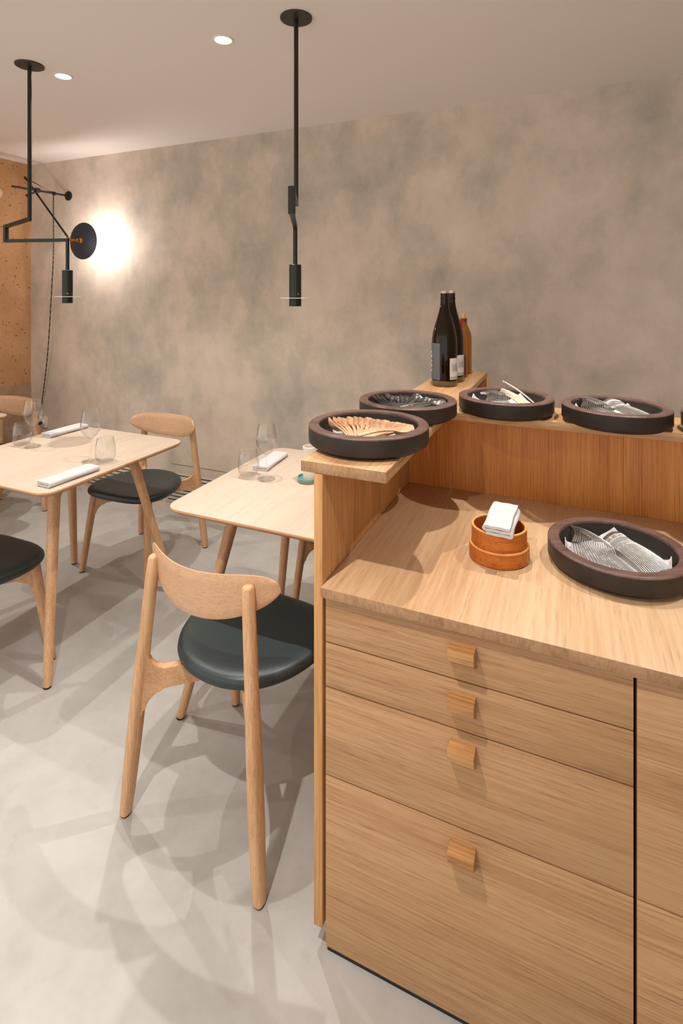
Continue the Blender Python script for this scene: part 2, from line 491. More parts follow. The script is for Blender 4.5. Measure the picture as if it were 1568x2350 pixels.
pendant('black articulated ceiling lamp hanging almost straight in front of the cement wall', (-0.912, 1.695), (-0.79, 1.44), None, (-0.96, 1.777))
pendant('black articulated ceiling lamp with square bent arm near the left wall', (-2.185, 1.584), (-2.544, 1.7205), None, (-2.225, 1.808))

# ------------------------------------------------------------------ wall lamp
MX, MZ = -3.487, 2.225
t = empty('wall_lamp', (MX, WY, MZ))
tag(t, 'black swing-arm wall lamp with round dark shade turned to the wall', 'wall lamp')
def W(x, y, z): return (x - MX, y - WY, z - MZ)
lathe('wall_plate', [(0, 0.012), (0.03, 0.012), (0.036, 0.008), (0.036, 0)], M['black_rod'], t, segs=28, rot=(PI / 2, 0, 0))
tube('wall_rod', [W(MX, WY - 0.008, MZ), W(MX, 2.40, 2.218)], 0.0075, M['black_rod'], t, segs=10)
lathe('collar', [(0.008, -0.008), (0.014, -0.008), (0.014, 0.008), (0.008, 0.008)], M['black_rod'], t, segs=16, closed=True, loc=W(MX, 2.72, 2.2225), rot=(PI / 2, 0, 0))
CLY = 2.584
box('clamp', -0.016, 0.016, -0.016, 0.016, -0.016, 0.016, M['black_rod'], t, bevel=0.004, loc=W(MX, CLY, 2.222), rot=(0.3, 0.3, 0.2))
tube('clamp_screw', [W(MX - 0.02, CLY - 0.05, 2.185), W(MX, CLY - 0.005, 2.21)], 0.006, M['black_rod'], t, segs=8)
lathe('wing_nut', [(0, -0.005), (0.014, -0.003), (0.014, 0.003), (0, 0.005)], M['black_rod'], t, segs=10, loc=W(MX - 0.022, CLY - 0.055, 2.18), rot=(1.0, 0.4, 0))
tube('swing_arm', [W(-3.605, CLY, 2.318), W(-3.17, CLY, 1.868)], 0.0068, M['black_rod'], t, segs=10)
lathe('arm_knob', [(0, -0.012), (0.010, -0.010), (0.010, 0.010), (0, 0.012)], M['black_rod'], t, segs=12, loc=W(-3.605, CLY, 2.318), rot=(0, -0.77, 0))
tube('arm_wire', [W(-3.60, CLY - 0.01, 2.318), W(-3.50, 2.60, 2.268), W(MX, 2.66, 2.235), W(MX, 2.72, 2.232)], 0.003, M['black_rod'], t, segs=6)
DC = (-3.092, 2.632, 1.849)
tube('joint', [W(-3.176, CLY, 1.872), W(-3.145, CLY - 0.004, 1.852), W(-3.10, 2.588, 1.849)], 0.008, M['brass'], t, segs=10)
sk = lathe('lamp_socket', [(0, -0.056), (0.010, -0.056), (0.013, -0.05), (0.013, -0.038), (0.011, -0.034), (0.019, -0.026), (0.021, -0.016), (0.021, -0.006), (0.015, 0.0), (0.0, 0.0)], M['brass'], t, segs=24, loc=W(DC[0], DC[1] + 0.004, DC[2]), rot=(-PI / 2, 0, 0))
for k in range(10):
    a = 2 * PI * k / 10
    lathe('socket_bead', [(0, 0.003), (0.003, 0), (0, -0.003)], M['white_plastic'], sk, segs=6, loc=(0.021 * math.cos(a), 0.021 * math.sin(a), -0.011))
prof = []
R_ = 0.128
for k in range(9): prof.append((0.006 + (R_ - 0.006) * k / 8, -0.016 + 0.02 * (k / 8.0) ** 2))
prof += [(R_, 0.006)] + [(0.006 + (R_ - 0.006) * k / 8, -0.0135 + 0.02 * (k / 8.0) ** 2) for k in range(8, -1, -1)]
lathe('shade', prof, M['shade'], t, segs=56, closed=True, loc=W(*DC), rot=(-PI / 2, 0, 0))
lathe('bulb', [(0, 0.07), (0.016, 0.066), (0.026, 0.055), (0.03, 0.04), (0.024, 0.022), (0.013, 0.008), (0.012, 0.0)], M['bulb'], t, segs=24, loc=W(*DC), rot=(-PI / 2, 0, 0))
# cord
cpts = [(-3.492, 2.72, 2.215), (-3.497, 2.722, 2.10), (-3.512, 2.735, 1.90), (-3.535, 2.75, 1.723), (-3.60, 2.78, 1.396), (-3.655, 2.80, 1.062), (-3.725, 2.822, 0.785), (-3.775, 2.832, 0.60), (-3.80, 2.826, 0.52), (-3.79, 2.79, 0.462), (-3.775, 2.79, 0.472)]
def smooth_path(pts, n=6):
    P = [Vector(p) for p in pts]; out = []
    for i in range(len(P) - 1):
        p0, p1, p2, p3 = P[max(i-1, 0)], P[i], P[i+1], P[min(i+2, len(P)-1)]
        for k in range(n):
            u = k / n
            out.append(0.5 * ((2*p1) + (p2-p0)*u + (2*p0-5*p1+4*p2-p3)*u*u + (3*p1-p0-3*p2+p3)*u**3))
    out.append(P[-1]); return out
sp = smooth_path(cpts, 26)
rad = [0.0034 + 0.0012 * math.sin(i * 1.7) for i in range(len(sp))]
tag(tube('lamp_cord', sp, 0.004, M['black_rod'], None, segs=7, radii=rad), 'thin twisted black cord hanging down the wall from the wall lamp', 'cord')
t = empty('wall_socket', (-3.755, WY, 0.44))
tag(t, 'white wall socket with black plug low on the cement wall', 'socket')
box('socket_plate', -0.041, 0.041, -0.012, 0, -0.0, 0.082, M['white_plastic'], t, bevel=0.004)
lathe('socket_well', [(0.0, 0.022), (0.019, 0.022), (0.021, 0.02), (0.021, 0.008), (0.0, 0.008)], M['white_plastic'], t, segs=28, loc=(0, 0, 0.041), rot=(PI / 2, 0, 0))
tube('plug', [(-0.002, -0.022, 0.040), (-0.008, -0.045, 0.036), (-0.02, -0.055, 0.022)], 0.012, M['black_rod'], t, segs=12)

# ------------------------------------------------------------------ counter
YC = 1.083
XL, XS, XR = -0.507, 0.109, 0.73
def front_panel(name, x0, x1, z0, z1, parent):
    return box(name, x0, x1, YC, YC + 0.02, z0, z1, M['oak_front'], parent, bevel=0.0012)
def pull(parent, xc, ztop):
    # wedge: flat top, front face sloping back to the drawer
    prism('handle', [(YC - 0.0005, ztop), (YC - 0.032, ztop - 0.001), (YC - 0.029, ztop - 0.023), (YC - 0.0005, ztop - 0.046)], 'x', xc - 0.0265, xc + 0.0265, M['oak_handle'], parent, bevel=0.0012)
t = empty('drawer_cabinet', (0, 0, 0))
tag(t, 'oak cabinet with four stacked drawers and small wedge pulls under the worktop', 'cabinet')
box('carcass', XL + 0.001, XS, YC + 0.021, 1.782, 0.01, 0.806, M['oak_side'], t)
box('plinth', XL + 0.004, XS + 0.004, YC + 0.003, 1.75, 0.0, 0.011, M['black_gap'], t)
for z0, z1, zh in ((0.704, 0.803, 0.781), (0.6025, 0.7015, 0.680), (0.4025, 0.600, 0.580), (0.011, 0.400, 0.375)):
    d = front_panel('drawer', XL, XS, z0, z1, t)
    pull(d, -0.197, zh)
t = empty('cupboard', (0, 0, 0))
tag(t, 'oak cupboard with plain door at the right edge beside the drawers', 'cabinet')
box('carcass', XS + 0.0055, XR, YC + 0.021, 1.782, 0.01, 0.806, M['oak_side'], t)
box('plinth', XS + 0.0055, XR, YC + 0.003, 1.75, 0.0, 0.0105, M['black_gap'], t)
front_panel('door', XS + 0.0055, XR, 0.4025, 0.803, t)
front_panel('drawer', XS + 0.0055, XR, 0.011, 0.400, t)
# worktop with end-grain front edge
def board(name, x0, x1, y0, y1, z0, z1, top, edge, parent=None, bevel=0.0025):
    o = box(name, x0, x1, y0, y1, z0, z1, top, parent, bevel=bevel)
    o.data.materials.append(edge)
    return o
wt = board('worktop', -0.514, XR, 1.071, 1.785, 0.807, 0.831, M['oak_top'], M['oak_end'])
for p in wt.data.polygons:
    if p.normal.y < -0.5: p.material_index = 1
tag(wt, 'light oak worktop slab over the drawers with trays on it', 'worktop')
ep = box('partition_panel', -0.537, -0.515, YC, 2.60, 0.045, 1.0815, M['oak_side'], None, bevel=0.002)
tag(ep, 'upright oak end panel between the tables and the worktop', 'panel')
t = empty('counter_back_panel', (0, 0, 0))
tag(t, 'orange oak veneer upstand panel behind the worktop', 'panel')
box('veneer_sheet', -0.514, 0.152, 1.7865, 1.808, 0.0, 1.0815, M['oak_veneer_z'], t, bevel=0.0008)
box('veneer_sheet', 0.1525, XR, 1.7865, 1.808, 0.0, 1.0815, M['oak_veneer_z'], t, bevel=0.0008)
sb = board('serving_shelf', -0.571, -0.362, YC, 2.634, 1.082, 1.108, M['oak_y'], M['oak_end'])
for p in sb.data.polygons:
    if abs(p.normal.y) > 0.5: p.material_index = 1
tag(sb, 'oak shelf board running from the spoon trays back to the bottles', 'shelf')
sb2 = board('serving_shelf', -0.3615, XR, 1.704, 1.912, 1.082, 1.108, M['oak_x'], M['oak_end'])
tag(sb2, 'oak shelf board along the back of the worktop under the cutlery trays', 'shelf')
lp = box('shelf_leg_panel', -0.545, -0.352, 2.612, 2.632, 0.0, 1.0815, M['oak_side'], None, bevel=0.001)
tag(lp, 'narrow upright oak panel holding the far end of the bottle shelf', 'panel')

# ------------------------------------------------------------------ trays
def tray(x, y, z, r, label, rz=0.0):
    t = empty('serving_tray', (x, y, z), rz)
    tag(t, label, 'tray', 'round dark wooden trays')
    ri = r - 0.027
    lathe('bowl', [(0, 0), (r - 0.018, 0), (r - 0.014, 0.002), (r - 0.012, 0.006), (r - 0.002, 0.010), (r, 0.013), (r, 0.049), (ri, 0.049), (ri - 0.001, 0.044), (ri - 0.004, 0.020), (ri - 0.012, 0.012), (0, 0.011)], M['tray'], t, segs=72)
    lathe('rim', [(r - 0.0003, 0.046), (r, 0.0505), (r - 0.002, 0.053), (r - 0.005, 0.054), (ri + 0.004, 0.054), (ri + 0.001, 0.053), (ri - 0.0005, 0.050), (ri - 0.0005, 0.047)], M['tray_rim'], t, segs=72)
    return t
ZS = 1.1085
T1 = (-0.472, 1.269, ZS); T2 = (-0.4645, 1.602, ZS); T3 = (-0.187, 1.779, ZS); T4 = (0.129, 1.757, ZS); T5 = (0.444, 1.752, ZS)
ZW = 0.8315; T6 = (0.108, 1.441, ZW)
tray(*T1, 0.154, 'round dark wooden tray of wooden spoons at the shelf end', 0.3)
tray(*T2, 0.152, 'round dark wooden tray of dark metal spoons below the bottles', 0.9)
tray(*T3, 0.148, 'round dark wooden tray of forks and pale sticks on the back shelf', 1.4)
tray(*T4, 0.148, 'round dark wooden tray of shiny cutlery on the back shelf', 2.0)
tray(*T5, 0.148, 'round dark wooden tray cut off at the right edge of the back shelf', 2.6)
tray(*T6, 0.156, 'large round dark wooden tray of steel cutlery on the worktop', 0.5)

def spoon_mesh(L, bl, bw, hw, ht, th, cup, lift=0.004, tip=1.0, hend=1.3):
    """spoon along +x, handle end at 0; returns verts, faces"""
    st = []
    n_h, n_b = 6, 9
    xs = [L * 0 + (L - bl) * k / n_h for k in range(n_h)] + [L - bl + bl * k / n_b for k in range(n_b + 1)]
    for x in xs:
        if x <= L - bl + 1e-9:
            u = x / (L - bl)
            wv = hw * (hend + (1 - hend) * min(1, u * 1.3)) if x > 0 else hw * hend * 0.6
            tk = th + (ht - th) * (1 - abs(u - 0.6))
            st.append((x, wv, tk, 0.0, lift * math.sin(u * PI) * 1.2))
        else:
            u = (x - (L - bl)) / bl
            e = math.sqrt(max(0.0, 1 - (2 * u - 1) ** 2))
            wv = max(hw * (1 - u) , bw * e ** 0.9) if u < 0.5 else max(bw * e ** 0.9, 0.0008)
            st.append((x, wv, th, cup * math.sin(min(1, u * 1.05) * PI) ** 0.8, -0.002 * math.sin(u * PI)))
    V, F = [], []
    J = [-1.0, -0.75, -0.4, 0.0, 0.4, 0.75, 1.0]
    m = len(J)
    for x, wv, tk, cp, z in st:
        for side in (1, -1):
            for j in J:
                V.append((x, wv * j, z - cp * (1 - j * j) + (tk * 0.5 * side) * (0.35 if abs(j) == 1 else 1)))
    W_ = 2 * m
    for i in range(len(st) - 1):
        a, b = i * W_, (i + 1) * W_
        for j in range(m - 1):
            F.append((a + j, a + j + 1, b + j + 1, b + j))
            F.append((a + m + j + 1, a + m + j, b + m + j, b + m + j + 1))
        F.append((a, b, b + m, a + m))
        F.append((a + m - 1, a + 2 * m - 1, b + 2 * m - 1, b + m - 1))
    for a in (0, (len(st) - 1) * W_):
        for j in range(m - 1):
            F.append((a + j, a + m + j, a + m + j + 1, a + j + 1))
    return V, F

def fork_mesh(L, hw, th):
    """slim steel utensil along +x seen mostly on edge: flat handle, curved neck, narrow head with tines"""
    st = []
    N_ = 22
    for k in range(N_ + 1):
        u = k / N_
        x = L * u
        if u < 0.66: wv = hw * (1.25 - 0.75 * u / 0.66)
        elif u < 0.76: wv = hw * 0.5
        else: wv = hw * (0.5 + 0.9 * math.sin(min(1, (u - 0.76) / 0.24 * 1.15) * PI / 2) * (1 if u < 0.97 else 0.8))
        z = 0.013 * math.sin(max(0, (u - 0.55) / 0.45) * PI) - 0.005 * max(0, (u - 0.9) / 0.1) ** 2
        st.append((x, wv, th, z))
    V, F = [], []
    J = [-1, -0.5, 0.5, 1]
    m = 4
    for x, wv, tk, z in st:
        for side in (1, -1):
            for j in J: V.append((x, wv * j, z + tk * 0.5 * side * (0.5 if abs(j) == 1 else 1)))
    W_ = 8
    for i in range(len(st) - 1):
        a, b = i * W_, (i + 1) * W_
        for j in range(3):
            F.append((a + j, a + j + 1, b + j + 1, b + j)); F.append((a + m + j + 1, a + m + j, b + m + j, b + m + j + 1))
        F.append((a, b, b + m, a + m)); F.append((a + 3, a + 7, b + 7, b + 3))
    for a in (0, (len(st) - 1) * W_):
        for j in range(3): F.append((a + j, a + m + j, a + m + j + 1, a + j + 1))
    return V, F

def proto_mesh(name, VF, mat):
    o = mesh(name, VF[0], VF[1], mat, None, smooth=0.9)
    me = o.data
    bpy.data.objects.remove(o)
    return me

ME_WOOD = proto_mesh('wooden_spoon', spoon_mesh(0.150, 0.050, 0.0178, 0.0048, 0.005, 0.003, 0.011, hend=1.5), M['spoon_wood'])
ME_DARK = proto_mesh('dark_spoon', spoon_mesh(0.152, 0.048, 0.0165, 0.0034, 0.003, 0.0016, 0.009, hend=1.6), M['spoon_dark'])
ME_STEEL = proto_mesh('steel_spoon', spoon_mesh(0.152, 0.036, 0.0105, 0.0024, 0.0024, 0.0014, 0.008, hend=1.35), M['steel'])
ME_FORK = proto_mesh('steel_fork', fork_mesh(0.150, 0.0034, 0.0017), M['steel'])

ORD = ['first', 'second', 'third', 'fourth', 'fifth', 'sixth', 'seventh', 'eighth', 'ninth', 'tenth', 'eleventh', 'twelfth', 'thirteenth', 'fourteenth', 'fifteenth', 'sixteenth', 'seventeenth', 'eighteenth', 'nineteenth']
def place(me, name, tr, u, v, z, yaw, pitch, roll, label, cat, group):
    """u right / v away from the camera inside a tray; yaw measured from u"""
    o = bpy.data.objects.new(name, me)
    link(o)
    cx = tr[0] + u * math.cos(TH) - v * math.sin(TH)
    cy = tr[1] + u * math.sin(TH) + v * math.cos(TH)
    R = Matrix.Rotation(yaw + TH, 4, 'Z') @ Matrix.Rotation(-pitch, 4, 'Y') @ Matrix.Rotation(roll, 4, 'X')
    o.matrix_world = Matrix.Translation((cx, cy, tr[2] + z)) @ R
    return tag(o, label, cat, group)

# tray 1: wooden spoons fanned like fallen dominoes
NW = 15
for i in range(NW):
    q = i / (NW - 1)
    yaw = math.radians(112 - 78 * q ** 1.15)
    u0 = -0.044 + 0.036 * q; v0 = -0.086 - 0.006 * q
    place(ME_WOOD, 'wooden_spoon', T1, u0, v0, 0.022 + 0.006 * q, yaw + math.radians(random.uniform(-1.5, 1.5)), math.radians(11.5 - 4.5 * q + random.uniform(-1, 1)), math.radians(48 - 27 * q + random.uniform(-6, 6)), 'pale wooden spoon, %s from the left of the fan in the shelf end tray' % ORD[i], 'spoon', 'wooden spoons in the end tray')
place(ME_WOOD, 'wooden_spoon', T1, -0.030, -0.096, 0.046, math.radians(24), math.radians(1.5), math.radians(8), 'pale wooden spoon lying flat across the front of the fanned spoons', 'spoon', 'wooden spoons in the end tray')
# tray 2: dark metal spoons
ND = 15
for i in range(ND):
    q = i / (ND - 1)
    yaw = math.radians(106 - 72 * q ** 1.1)
    place(ME_DARK, 'dark_spoon', T2, -0.058 + 0.05 * q, -0.083 - 0.006 * q, 0.022 + 0.008 * q, yaw, math.radians(10 - 4 * q + (4 if i in (3, 9) else 0) + random.uniform(-1, 1)), math.radians(40 - 18 * q + random.uniform(-8, 8)), 'dark grey metal spoon, %s from the left in the tray below the bottles' % ORD[i], 'spoon', 'dark spoons in the tray below the bottles')
place(ME_DARK, 'dark_spoon', T2, -0.035, -0.092, 0.048, math.radians(20), math.radians(1.5), math.radians(10), 'dark grey metal spoon lying across the front of the dark spoons', 'spoon', 'dark spoons in the tray below the bottles')
# steel bundles
def bundle(tr, n, ua, ub, va, vb, ya, yb, label, group, me=ME_FORK, name='steel_fork', z0=0.022, pitch=8, roll=74, cat='cutlery', arch=0.006):
    for i in range(n):
        q = i / (n - 1)
        place(me, name, tr, ua + (ub - ua) * q, va + (vb - va) * q, z0 + arch * math.sin(q * PI), math.radians(ya + (yb - ya) * q), math.radians(pitch), math.radians(roll + random.uniform(-4, 4)), label % ORD[i], cat, group)
bundle(T6, 19, -0.106, 0.012, -0.022, -0.098, 73, 106, 'steel fork, %s from the left of the left bundle in the large worktop tray', 'left fork bundle in the worktop tray', pitch=8, roll=58)
bundle(T6, 18, 0.022, 0.104, -0.098, -0.058, 101, 112, 'steel spoon, %s from the left of the right bundle in the large worktop tray', 'right spoon bundle in the worktop tray', me=ME_STEEL, name='steel_spoon', pitch=8, roll=58)
bundle(T4, 17, -0.098, 0.004, -0.022, -0.096, 74, 104, 'steel fork, %s from the left of the left bundle in the back shelf tray', 'left fork bundle in the back shelf tray', pitch=11, roll=58)
bundle(T4, 14, 0.014, 0.096, -0.096, -0.060, 100, 112, 'steel spoon, %s from the left of the right bundle in the back shelf tray', 'right spoon bundle in the back shelf tray', me=ME_STEEL, name='steel_spoon', pitch=11, roll=58)
bundle(T3, 14, -0.070, 0.012, -0.085, -0.095, 86, 96, 'small steel fork, %s from the left of those beside the pale handled knives', 'steel forks beside the pale sticks', pitch=11, roll=58)
ME_STICK = proto_mesh('pale_stick', spoon_mesh(0.15, 0.012, 0.0030, 0.0030, 0.004, 0.003, 0.0), M['bone'])
for i in range(9):
    q = i / 8
    place(ME_STICK, 'butter_knife', T3, 0.035 + 0.04 * q, -0.09, 0.026, math.radians(104 + 14 * q), math.radians(12 + 2 * (i % 3)), math.radians(60), 'slim pale-handled knife, %s from the left in the tray of forks' % ORD[i], 'knife', 'pale handled knives on the back shelf')
o = place(ME_STICK, 'butter_knife', T3, 0.083, -0.055, 0.030, math.radians(122), math.radians(24), math.radians(40), 'slim pale-handled knife sticking up above the tray of forks', 'knife', 'pale handled knives on the back shelf')

def liner(tr, half, rz, label, name='napkin_liner', h=0.0, up=0.03):
    """square white cloth under the cutlery, corners climbing the tray wall"""
    n = 14
    V, F = [], []
    rr = 0.104
    for i in range(n + 1):
        for j in range(n + 1):
            a, b = (i / n * 2 - 1) * half, (j / n * 2 - 1) * half
            d = math.hypot(a, b)
            z = 0.0135
            if d > rr:
                k = (d - rr)
                s = (rr + min(k, 0.010)) / d
                z += k * 0.9
                a, b = a * s, b * s
            V.append((a, b, z))
    for i in range(n):
        for j in range(n):
            p = i * (n + 1) + j
            F.append((p, p + 1, p + n + 2, p + n + 1))
    o = mesh(name, V, F, M['linen'], None, smooth=0.9, loc=(tr[0], tr[1], tr[2]), rot=(0, 0, rz + TH))
    md = o.modifiers.new('thickness', 'SOLIDIFY'); md.thickness = 0.0012; md.offset = 1.0
    return tag(o, label, 'napkin')
liner(T1, 0.079, 0.2, 'white napkin under the wooden spoons')
liner(T2, 0.079, 0.5, 'white napkin under the dark metal spoons')
liner(T3, 0.098, 0.05, 'white napkin with upturned corners under forks and pale sticks')
liner(T4, 0.096, 0.0, 'white napkin with upturned corners in the tray of shiny cutlery')
liner(T6, 0.100, 0.35, 'white napkin with upturned corners in the large worktop tray')

# ------------------------------------------------------------------ bentwood boxes with napkin
BX, BY = -0.160, 1.374
def bent_box(name, z, r, h, label, sx=1.0, sy=0.94):
    t = empty(name, (BX, BY, z), TH)
    tag(t, label, 'box', 'oval bentwood boxes')
    lathe('box_wall', [(0, 0.0), (r - 0.002, 0.0), (r, 0.002), (r, h - 0.0035), (r - 0.0055, h - 0.0035), (r - 0.0055, 0.008), (0, 0.007)], M['bento'], t, segs=56, sx=sx, sy=sy)
    lathe('box_rim', [(r, h - 0.0035), (r, h - 0.001), (r - 0.0012, h), (r - 0.0043, h), (r - 0.0055, h - 0.001), (r - 0.0055, h - 0.0035)], M['bento_rim'], t, segs=56, sx=sx, sy=sy)
    return t
b0 = bent_box('bentwood_box', ZW + 0.0003, 0.0735, 0.038, 'lower bentwood box of the stack on the worktop')
bm_ = box('maker_mark', -0.005, 0.005, -0.0008, 0.0006, 0.008, 0.030, M['bento_rim'], b0, loc=(0.058, -0.0425, 0.0), rot=(0, 0, 0.96))
for k in range(3):
    box('mark_stroke', -0.0022, 0.0022, -0.0014, -0.0007, 0.011 + k * 0.006, 0.014 + k * 0.006, M['ink'], bm_)
bent_box('bentwood_box', ZW + 0.0315, 0.0675, 0.050, 'upper open bentwood box with a folded napkin across it')

def folded_napkin(name, w, l, layers, lt, label, loc, rz, pitch=0.0, group=None, roll_fold=True):
    """flat folded cloth: stacked leaves with rounded folds; length along local y"""
    t = empty(name, loc)
    t.rotation_euler = (pitch, 0, rz)
    tag(t, label, 'napkin', group)
    # S-fold ribbon profile across x
    pts = []
    z = 0.0
    half = w / 2
    h = lt
    n = 6
    path = []
    for k in range(layers):
        s = 1 if k % 2 == 0 else -1
        zc = h * (k + 0.5)
        a, b = (-half * s * 0.96, half * s * (0.97 if k < layers - 1 else 0.985))
        for q in range(9):
            x = a + (b - a) * q / 8
            path.append((x, zc + 0.0006 * math.sin(q * 1.3 + k)))
        if k < layers - 1:
            for q in range(1, n):
                an = -PI / 2 + PI * q / n
                path.append((b + s * h * 0.5 * math.cos(an), zc + h * 0.5 + h * 0.5 * math.sin(an)))
    # thicken the path into a closed ribbon
    tck = lt * 0.40
    up, dn = [], []
    for i, (x, z) in enumerate(path):
        p0 = path[max(i - 1, 0)]; p1 = path[min(i + 1, len(path) - 1)]
        dx, dz = p1[0] - p0[0], p1[1] - p0[1]
        L_ = math.hypot(dx, dz) or 1
        nx, nz = -dz / L_, dx / L_
        up.append((x + nx * tck, z + nz * tck)); dn.append((x - nx * tck, z - nz * tck))
    out = up + dn[::-1]
    V, F = [], []
    NS = 9
    for s in range(NS):
        y = -l / 2 + l * s / (NS - 1)
        for x, z in out:
            V.append((x + 0.0012 * math.sin(s * 0.9 + z * 300), y, max(z, 0.0003)))
    m = len(out)
    for s in range(NS - 1):
        for i in range(m):
            j = (i + 1) % m
            F.append((s*m+i, s*m+j, (s+1)*m+j, (s+1)*m+i))
    for base in (0, (NS - 1) * m):
        k = len(up)
        for i in range(k - 1):
            F.append((base + i, base + i + 1, base + m - 2 - i, base + m - 1 - i))
    mesh('cloth', V, F, M['linen'], t, smooth=0.8)
    return t
folded_napkin('folded_napkin', 0.058, 0.128, 3, 0.0085, 'white folded napkin lying across the upper bentwood box', (BX + 0.008, BY - 0.002, ZW + 0.0835), TH - 0.47, pitch=0.09)

# ------------------------------------------------------------------ bottles
def arc_patch(name, r, z0, z1, a0, a1, mat, parent, segs=14, top=None):
    V, F = [], []
    for i in range(segs + 1):
        a = a0 + (a1 - a0) * i / segs
        zt = z1 if top is None else top(i / segs)
        for rr in (r, r + 0.0006):
            V.append((rr * math.cos(a), rr * math.sin(a), z0)); V.append((rr * math.cos(a), rr * math.sin(a), zt))
    for i in range(segs):
        p, q = i * 4, (i + 1) * 4
        F += [(p+2, q+2, q+3, p+3), (p, p+1, q+1, q), (p+1, p+3, q+3, q+1), (p, q, q+2, p+2)]
    F += [(0, 2, 3, 1), (segs*4, segs*4+1, segs*4+3, segs*4+2)]
    return mesh(name, V, F, mat, parent, smooth=0.9)
CAMDIR = lambda x, y: math.atan2(-y, -x)      # angle from a bottle towards the camera
def sake(x, y, label):
    t = empty('sake_bottle', (x, y, ZS - 0.0003))
    tag(t, label, 'bottle', 'bottles on the shelf')
    R0 = 0.0525
    prof = [(0, 0.004), (0.03, 0.002), (R0 - 0.006, 0.0), (R0 - 0.001, 0.006), (R0, 0.014)]
    lathe('bottle_foot', prof + [(R0, 0.024), (0, 0.024)], M['sake_foot'], t, segs=48)
    lathe('bottle_body', [(0, 0.024), (R0, 0.024), (R0, 0.175), (R0 - 0.001, 0.195), (R0 - 0.0045, 0.22), (R0 - 0.012, 0.25), (R0 - 0.020, 0.275), (R0 - 0.0275, 0.30), (R0 - 0.0335, 0.325), (0.0165, 0.345), (0.0158, 0.358), (0.0175, 0.360), (0.0175, 0.364), (0.0155, 0.366), (0.0158, 0.384), (0, 0.384)], M['sake'], t, segs=48, sharp=0.5)
    lathe('cap', [(0.0165, 0.383), (0.0175, 0.384), (0.0175, 0.391), (0.0165, 0.393), (0, 0.393)], M['cap_silver'], t, segs=32)
    c = CAMDIR(x, y)
    lf = arc_patch('front_label', R0 + 0.0003, 0.028, 0.178, c - 1.75, c - 0.36, M['label_grey'], t)
    for k in range(5):
        arc_patch('label_letter', R0 + 0.0010, 0.060 + k * 0.019, 0.068 + k * 0.019 + 0.003 * (k % 2), c - 1.42, c - 1.27, M['ink_white'], lf, segs=3)
    lb = arc_patch('back_label', R0 + 0.0003, 0.044, 0.118, c + 0.42, c + 1.45, M['label_white'], t)
    for k in range(7):
        arc_patch('print_line', R0 + 0.0010, 0.062 + 0.004 * (k % 2), 0.100 - 0.006 * (k % 3), c + 0.62 + k * 0.09, c + 0.64 + k * 0.09, M['ink'], lb, segs=2)
    arc_patch('label_band', R0 + 0.0003, 0.030, 0.044, c + 0.42, c + 1.45, M['label_band'], t)
    return t
sake(-0.474, 2.183, 'tall dark brown bottle with wide grey front label, nearest on the shelf')
sake(-0.4685, 2.300, 'tall dark brown bottle with white label half hidden behind another')
t = empty('liqueur_bottle', (-0.4580, 2.428, ZS - 0.0003))
tag(t, 'amber bottle with red wax neck and maroon label', 'bottle', 'bottles on the shelf')
lathe('bottle_body', [(0, 0.002), (0.030, 0.0), (0.034, 0.003), (0.035, 0.01), (0.035, 0.165), (0.033, 0.182), (0.026, 0.200), (0.016, 0.213), (0.0135, 0.222), (0.0132, 0.262), (0, 0.262)], M['amber'], t, segs=40, sharp=0.5)
lathe('wax_seal', [(0.0165, 0.214), (0.0160, 0.218), (0.0155, 0.25), (0.0145, 0.2635), (0, 0.2645)], M['red_wax'], t, segs=28)
c = CAMDIR(-0.4580, 2.428)
lb = arc_patch('front_label', 0.0353, 0.012, 0.112, c - 0.9, c + 0.95, M['label_maroon'], t, segs=20, top=lambda u: 0.082 + 0.034 * math.sqrt(max(0, 1 - (2 * u - 1) ** 2)))
arc_patch('label_letter', 0.0360, 0.088, 0.092, c + 0.12, c + 0.4, M['ink_white'], lb, segs=3)
t = empty('liqueur_bottle', (-0.4600, 2.545, ZS - 0.0003))
tag(t, 'amber bottle with cork stopper, farthest on the shelf', 'bottle', 'bottles on the shelf')
lathe('bottle_body', [(0, 0.002), (0.032, 0.0), (0.0365, 0.003), (0.0375, 0.01), (0.0375, 0.17), (0.035, 0.19), (0.025, 0.215), (0.0155, 0.235), (0.0145, 0.262), (0, 0.262)], M['amber'], t, segs=40, sharp=0.5)
lathe('neck_band', [(0.0152, 0.236), (0.0150, 0.26), (0.0146, 0.262)], M['label_maroon'], t, segs=24)
lathe('cork', [(0.010, 0.262), (0.0105, 0.264), (0.0105, 0.285), (0.0095, 0.2865), (0, 0.2865)], M['cork'], t, segs=20)

# ------------------------------------------------------------------ chairs
def loft(name, sections, mat, parent, cap_round=None, seg=16, power=3.2):
    """sections: (centre, halfx, halfy); superellipse rings in horizontal planes"""
    V, F = [], []
    for (c, hx, hy) in sections:
        for k in range(seg):
            a = 2 * PI * k / seg
            ca, sa = math.cos(a), math.sin(a)
            V.append((c[0] + hx * math.copysign(abs(ca) ** (2 / power), ca), c[1] + hy * math.copysign(abs(sa) ** (2 / power), sa), c[2]))
    n = len(sections)
    for i in range(n - 1):
        for k in range(seg):
            j = (k + 1) % seg
            F.append((i*seg+k, i*seg+j, (i+1)*seg+j, (i+1)*seg+k))
    F.append(tuple(range(seg))[::-1]); F.append(tuple(range((n-1)*seg, n*seg)))
    return mesh(name, V, F, mat, parent, smooth=0.9)

def frame_x(y, z):     # half-breadth of the side frames
    return 0.237 - 0.0366 * (y + 0.23) - 0.0896 * z

